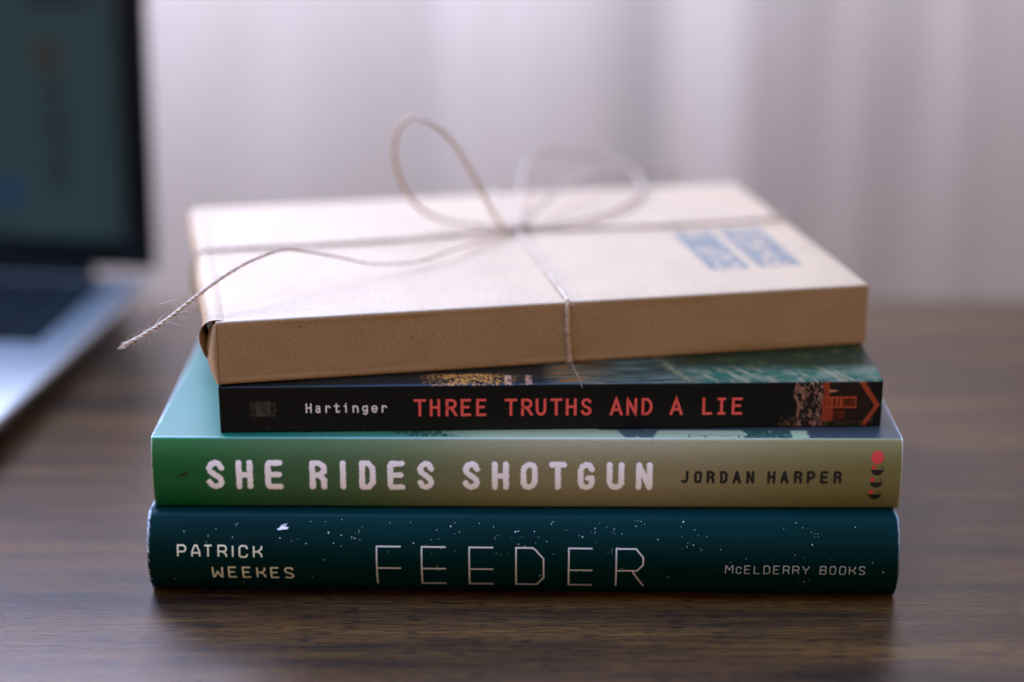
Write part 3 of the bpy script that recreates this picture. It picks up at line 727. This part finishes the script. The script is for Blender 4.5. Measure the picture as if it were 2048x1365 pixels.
# stamp on the lid: two blue bars with letters left out of the ink
def stamp():
    top = lambda u, v, off: np.stack([u, v, np.full_like(u, KH+.04+off)], -1)*MM
    mb = MB()
    for (ua, ub) in ((167.3, 181.2), (184.4, 199.6)):
        nu, nv = 34, 120; us_ = np.linspace(ua, ub, nu+1); vs_ = np.linspace(26, 77.5, nv+1)
        for i in range(nu):
            for j in range(nv):
                x = (i+.5)/nu; y = (j+.5)/nv; cell = int(y*5); fy = y*5-cell
                hole = False
                if .20 < x < .80 and .16 < fy < .84 and (cell != 3 or ua > 180):
                    a = (x-.2)/.6; c = (fy-.16)/.68
                    kind = (cell*3+(1 if ua > 180 else 0)) % 5
                    hole = (c < .26) or (kind == 0 and (a < .2 or a > .8)) or (kind == 1 and (a < .2 or abs(a-.5) < .12)) or \
                           (kind == 2 and (abs(c-a) < .16 or c > .74)) or (kind == 3 and (a > .8 or c > .74)) or (kind == 4 and abs(a-.5) < .13)
                if y < .02 or y > .985: hole = hole or random.random() < .5
                if hole or float(fbm(np.array(i*.4), np.array(j*.3), 97)) < .30: continue
                u0, u1, v0, v1 = us_[i], us_[i+1], vs_[j], vs_[j+1]
                lift = []
                for (u, v) in ((u0, v0), (u1, v0), (u1, v1), (u0, v1)):
                    lift.append((u*MM, v*MM, (KH+.34)*MM))
                mb.add(lift, [(0, 1, 2, 3)])
    o = mb.build('ink_stamp', m_stamp, K, False)
    # follow the slightly wavy lid
    body = [c for c in K.children if c.name.startswith('box_body')][0]
    from mathutils.bvhtree import BVHTree
    bm = bmesh.new(); bm.from_mesh(body.data); tree = BVHTree.FromBMesh(bm)
    for v in o.data.vertices:
        hit = tree.ray_cast(Vector((v.co.x, v.co.y, .05)), Vector((0, 0, -1)))
        if hit[0]: v.co.z = hit[0].z+.06*MM
    bm.free(); bm = bmesh.new(); bm.from_mesh(o.data); bmesh.ops.remove_doubles(bm, verts=bm.verts[:], dist=1e-6); bm.to_mesh(o.data); bm.free()
stamp()

# ------------------------------------------------------------------ twine (world space, mm)
ck, sk = math.cos(.19309), math.sin(.19309)
def kp(u, v, z): return (-91.67+u*ck-v*sk, -20.24+u*sk+v*ck, 66.0+z)
def catmull(P_, step=.4):
    P_ = [np.array(p, float) for p in P_]; P_ = [2*P_[0]-P_[1]]+P_+[2*P_[-1]-P_[-2]]; out = []
    for i in range(1, len(P_)-2):
        p0, p1, p2, p3 = P_[i-1:i+3]; n = max(2, int(np.linalg.norm(p2-p1)/step))
        for k in range(n):
            t_ = k/n; out.append(.5*((2*p1)+(-p0+p2)*t_+(2*p0-5*p1+4*p2-p3)*t_*t_+(-p0+3*p1-3*p2+p3)*t_**3))
    out.append(P_[-2]); return np.array(out)
def frames(path):
    T = np.gradient(path, axis=0); T /= np.linalg.norm(T, axis=1, keepdims=True)+1e-12
    n = np.cross(T[0], (0, 0, 1.0)); n = n/np.linalg.norm(n) if np.linalg.norm(n) > .05 else np.array((1.0, 0, 0)); A = []
    for t_ in T:
        n = n-t_*(n@t_); n /= np.linalg.norm(n); A.append(n.copy())
    A = np.array(A); return T, A, np.cross(T, A)
def tube(mb, path, rad, sides=6):
    T, A, B_ = frames(path); n = len(path); rad = np.broadcast_to(rad, (n,)); V = []
    for k in range(sides):
        a = 2*math.pi*k/sides; V.append(path+(A*math.cos(a)+B_*math.sin(a))*rad[:, None])
    V = np.stack(V, 1).reshape(-1, 3)*MM
    Fc = [(i*sides+k, i*sides+(k+1) % sides, (i+1)*sides+(k+1) % sides, (i+1)*sides+k) for i in range(n-1) for k in range(sides)]
    Fc += [tuple(range(sides))[::-1], tuple((n-1)*sides+k for k in range(sides))]
    mb.add(V, Fc)
def twine(name, ctrl, r0, parent, r1=None, ply=3, pitch=5.2, wob=.12):
    path = catmull(ctrl); n = len(path); s = np.concatenate([[0], np.cumsum(np.linalg.norm(np.diff(path, axis=0), axis=1))])
    T, A, B_ = frames(path); r1 = r1 or r0; rr = np.interp(s/s[-1], np.linspace(0, 1, len(r1)) if isinstance(r1, list) else [0, 1], r1 if isinstance(r1, list) else [r0, r1])
    ns = vnoise(s*.35, s*0+3, 5); ns2 = vnoise(s*.9, s*0+7, 6); mb = MB()
    for p in range(ply):
        ph = 2*math.pi*p/ply+2*math.pi*s/pitch+1.2*ns
        r = rr*(1+wob*(ns-.5)*2)
        c = path+(A*np.cos(ph)[:, None]+B_*np.sin(ph)[:, None])*(r*.50)[:, None]
        tube(mb, c, r*(.56+.10*(ns2-.5)), 7)
    mb.build(name, m_twine, parent); return path, T, A, B_, rr
def fibres(mb, fr, count, lo, hi, lmin, lmax, rad=.030, bias=None, curl=.6):
    path, T, A, B_, rr = fr; n = len(path)
    for k in range(count):
        i = int(np.clip((lo+(hi-lo)*(random.random()**(bias or 1)))*n, 0, n-1)); a = random.uniform(0, 6.28)
        nrm = A[i]*math.cos(a)+B_[i]*math.sin(a); L = random.uniform(lmin, lmax)
        d = nrm*random.uniform(.15, .8)+T[i]*random.choice((-1, 1))*random.uniform(.5, 1.2); d /= np.linalg.norm(d)
        p = path[i]+nrm*rr[i]*.75; pts = [p]; m = 9
        bend = np.cross(d, np.array([random.gauss(0, 1) for _ in range(3)])); bend /= np.linalg.norm(bend)+1e-9
        for q in range(m):
            d = d+bend*curl*random.uniform(-.15, .55)+np.array([random.gauss(0, .12) for _ in range(3)]); d /= np.linalg.norm(d)
            p = p+d*L/m; pts.append(p)
        tube(mb, np.array(pts), np.linspace(rad, rad*.5, m+1), 3)

tw = empty('jute_twine', tuple(c*MM for c in kp(112.9, 88, KH)))
tag(tw, 'jute twine wrapped round the kraft parcel and tied in a bow with frayed ends', 'string')
hold = []
def t_part(name, ctrl, r, **kw):
    before = set(COL.objects); fr = twine(name, ctrl, r, None, **kw); o = [x for x in COL.objects if x not in before][0]
    hold.append(o); return fr
RT = KH+.75
fr_front = t_part('front_wrap', [kp(112.6, 87, RT+.3), kp(112.3, 60, RT-.25), kp(111.9, 30, RT-.15), kp(111.5, 3, RT), kp(111.4, -.5, KH+.15), kp(111.3, -.85, KH-2), kp(111.3, -.95, 13), kp(111.9, -.9, 5), kp(112.1, -.75, .9), kp(112.1, .5, .35)], .62, r1=[.68, .66, .62, .66, .72, .76])
fr_back = t_part('back_wrap', [kp(112.8, 88, RT+.3), kp(113.2, 115, RT-.1), kp(113.6, 143, RT), kp(113.6, 145.8, KH-1), kp(113.6, 145.8, 1)], .64)
fr_left = t_part('left_wrap', [kp(112, 88, RT+.3), kp(85, 85, RT-.1), kp(51, 82.5, RT-.2), kp(20, 81.8, RT), kp(3, 81, RT+.1), kp(-2, 79.5, RT-.5), kp(-4.6, 78, KH-3), kp(-5.1, 77.5, KH-7), kp(-4.6, 77, KH-13), kp(-2.6, 76, 1.2)], .64)
fr_right = t_part('right_wrap', [kp(113.5, 88, RT+.3), kp(135, 85.6, RT-.1), kp(161, 84.4, RT-.1), kp(190, 84.8, RT-.1), kp(211.3, 85.2, RT), kp(213.8, 85.3, KH-.8), kp(213.8, 85.2, 1)], .64)
LOOP1 = [(1.1, 87.3, 88.0), (-4.3, 85.2, 90.2), (-8.7, 83.8, 98.5), (-13.9, 79.1, 109.7), (-20.8, 75.8, 122.2), (-28.1, 72.9, 129.4), (-35.1, 73.6, 131.4), (-39.9, 75.1, 126.4), (-41.5, 77.4, 117.4), (-39.8, 81.5, 107.4), (-34.9, 86.5, 97.3), (-26.1, 91.0, 90.6), (-11.6, 90.6, 88.1), (2.0, 87.3, 88.3)]
LOOP2 = [(2.0, 87.3, 88.2), (3.9, 101.8, 89.6), (3.6, 118.1, 91.2), (4.1, 135.7, 96.3), (9.1, 152.8, 100.3), (21.0, 168.4, 98.2), (37.5, 174.1, 93.4), (49.0, 163.8, 90.6), (50.0, 138.4, 88.4), (38.0, 112.0, 88.2), (19.8, 93.5, 88.2), (2.9, 86.8, 88.1)]
TAIL2 = [(2.9, 87.3, 88.2), (12.3, 108.1, 92.3), (24.3, 134.9, 94.2), (42.0, 155.7, 94.4), (62.0, 170.4, 89.5), (68.0, 176.0, 86.0)]
TAIL1 = [(2.0, 86.2, 88.2), (-4.2, 77.7, 88.2), (-12.8, 65.0, 88.6), (-21.3, 51.2, 89.6), (-29.5, 42.6, 88.8), (-37.6, 35.5, 89.5), (-47.3, 30.7, 90.9), (-56.9, 27.5, 93.9), (-69.3, 20.5, 98.2), (-75.1, 14.7, 99.9), (-83.6, 4.9, 99.0), (-90.6, -2.2, 96.4), (-97.5, -9.8, 92.8), (-105.7, -18.8, 87.8), (-112.4, -25.2, 84.4), (-117.8, -30.1, 82.4)]
fr_l1 = t_part('bow_loop', LOOP1, .72)
fr_l2 = t_part('bow_loop', LOOP2, .72)
fr_t2 = t_part('loose_end', TAIL2, .7)
fr_t1 = t_part('loose_end', TAIL1, .5, r1=[.66, .6, .5, .40, .36, .38, .46, .56, .62, .66, .80], pitch=6.0)
kc = np.array(kp(112.9, 88, RT+.6)); kn = []
for k in range(46):
    a = k/45*2*math.pi*3.1; ax = k/45-.5
    kn.append(kc+np.array((2.5*math.cos(a)*(.8+.3*math.sin(k*.7))+ax*2.2, 1.9*math.sin(a*.97+.4)+ax*2.6, 1.3*math.sin(a+1)+.9)))
t_part('knot', kn, .70)
mb = MB()
fibres(mb, fr_t1, 130, .64, .985, 1.5, 6.0, .045)
fibres(mb, fr_t1, 26, .90, 1.0, 1.0, 3.0, .05, curl=.3)
fibres(mb, fr_t1, 18, .3, .7, .6, 2.0, .022)
fibres(mb, fr_front, 60, .56, .99, 1.2, 4.5, .040)
fibres(mb, fr_front, 12, .1, .5, .8, 2, .024)
fibres(mb, fr_l1, 22, .1, .9, .8, 2.5, .026)
# frayed tip of the long loose end
e_, d_ = fr_t1[0][-1], fr_t1[1][-1]
for k in range(26):
    dr = d_+np.array([random.gauss(0, .16) for _ in range(3)]); L = random.uniform(.8, 2.3)
    st = e_-d_*2.2+np.array([random.gauss(0, .28) for _ in range(3)])
    tube(mb, np.array([st, st+dr*1.3, st+dr*(1.6+L*.5)+np.array([random.gauss(0, .12) for _ in range(3)]), st+dr*(1.6+L)]), [.12, .11, .08, .04], 4)
# the long hairs the photograph shows
tube(mb, catmull([(18.6, -11.2, 71.9), (19.0, -12.5, 70.4), (19.9, -14.4, 68.6), (20.9, -16.2, 67.2), (22.1, -18.2, 64.3)], .6), .038, 4)
tube(mb, catmull([(-101.0, -19.2, 91.4), (-102.5, -20, 93.6), (-104.6, -20.5, 93.8), (-106.6, -20.8, 93.1), (-108.6, -21, 92.7)], .4), .07, 4)
tube(mb, catmull([(-97.4, -16.0, 94.2), (-98.2, -16.6, 96.0), (-97.8, -16.9, 97.6), (-97.2, -17, 98.4)], .4), .05, 4)
fb = mb.build('stray_fibres', m_fibre); fb['kind'] = 'stuff'; hold.append(fb)
inv = Matrix.Translation(-tw.location)
for o in hold:
    o.data.transform(inv); o.parent = tw

# ------------------------------------------------------------------ laptop, left background
m_alu, t, b = material('brushed_aluminium', (.33, .325, .31), .42, .5, .85)
m_deckblk, _, _ = material('keyboard_well', (.008, .009, .010), .7, .08)
m_key, _, _ = material('key_plastic', (.006, .008, .009), .6, .08)
m_bez, _, _ = material('black_bezel', (.003, .004, .005), .35, .15)
LAP = empty('laptop', (-.168, .2686, 0), 0)
tag(LAP, 'open silver laptop with black keys and dim screen at the left of the desk', 'laptop')
# local frame: +X runs left along the hinge, +Y towards the front edge
ax = Vector((-.9926, .1217, 0)); ay = Vector((-.1217, -.9926, 0))
# mirror-free basis: use -X so the frame stays right-handed
LAP.rotation_euler = (0, 0, math.atan2(.1217, -.9926))   # local +X -> ax, local +Y -> (-.1217,-.9926)
LW, LD, LT = .335, .232, .0155
base = box_obj('base', (0, 0, .0012), (LW, LD, LT), m_alu, LAP, .0022, 3)
for v in base.data.vertices:                     # underside drawn in, as the shell tapers
    if v.co.z < .006:
        v.co.x += .009*(1 if v.co.x < LW/2 else -1); v.co.y += .009*(1 if v.co.y < LD/2 else -1)
kb = box_obj('keyboard', (.018, .010, LT-.0001), (LW-.018, .098, LT+.0004), m_deckblk, LAP, .0)
kproto = None; kx0, kw, ky = .0195, .0185, .0158
for r in range(6):
    yy = .0125+r*.0138; hgt = .0112 if r else .007
    xx = kx0; c = 0
    while xx+kw*.9 < LW-.0195:
        w = kw*.88
        if kproto is None:
            kproto = box_obj('key', (0, 0, 0), (w, .0118, .0016), m_key, kb, .0005, 2); o = kproto
        else:
            o = kproto.copy(); COL.objects.link(o); o.parent = kb
        o.location = (xx, yy, LT+.0004); xx += kw; c += 1
box_obj('trackpad', (.115, .105, LT+.0001), (.225, .18, LT+.0003), m_alu, LAP)
tilt = math.radians(3.5)
def lidpt(x, s, n):   # s up the lid, n out of the screen towards the viewer
    return Vector((x, -.006-s*math.sin(tilt)+n*math.cos(tilt), .0175+s*math.cos(tilt)+n*math.sin(tilt)))
def lid_box(name, x0, x1, s0, s1, n0, n1, mat, parent, bev=0.0):
    o = box_obj(name, (x0, s0, n0), (x1, s1, n1), mat, parent, bev, 2)
    for v in o.data.vertices: v.co = lidpt(v.co.x, v.co.y, v.co.z)
    bm = bmesh.new(); bm.from_mesh(o.data); bmesh.ops.recalc_face_normals(bm, faces=bm.faces[:]); bm.to_mesh(o.data); bm.free()
    return o
lid = lid_box('screen_lid', 0, LW, 0, .225, -.006, 0, m_bez, LAP, .0015)
lid_box('hinge', .03, LW-.03, -.006, .0005, -.005, .001, m_bez, LAP, .001)
mS = bpy.data.materials.new('screen_glow'); mS.use_nodes = True; t = mS.node_tree; b = t.nodes['Principled BSDF']
a = N(t, 'ShaderNodeAttribute', attribute_name='print'); t.links.new(a.outputs['Color'], b.inputs['Emission Color'])
b.inputs['Emission Strength'].default_value = 1.0; b.inputs['Base Color'].default_value = (.006, .008, .009, 1); b.inputs['Roughness'].default_value = .3; b.inputs['Specular IOR Level'].default_value = .2
nx, nz = 160, 110; V = []; C = []
x0, x1, s0, s1 = .0125, LW-.0125, .014, .214
for i in range(nx+1):
    for j in range(nz+1):
        x = x0+(x1-x0)*i/nx; s = s0+(s1-s0)*j/nz; V.append(lidpt(x, s, .0004))
        c = np.array((.010, .025, .028)); X = x*1000; Z = s*1000
        c = c*(1.15-.35*(X < 22))
        if Z > 118 and X > 26 and X < 56: c = c*(.30+.35*float(vnoise(np.array(X*.3), np.array(Z*.6), 3)))
        if 38 < X < 54 and 92 < Z < 108: c = np.array((.016, .017, .015))
        if 36 < X < 50 and 34 < Z < 90 and (Z % 8) < 5.5: c = c*.42
        if X > 60 and 30 < Z < 42: c = np.array((.004, .022, .055))
        if X > 62 and Z < 22: c = c*.8
        C.append(tuple(c))
Fc = [(i*(nz+1)+j, i*(nz+1)+j+1, (i+1)*(nz+1)+j+1, (i+1)*(nz+1)+j) for i in range(nx) for j in range(nz)]
mesh_obj('display', V, Fc, mS, lid, True, np.array(C))
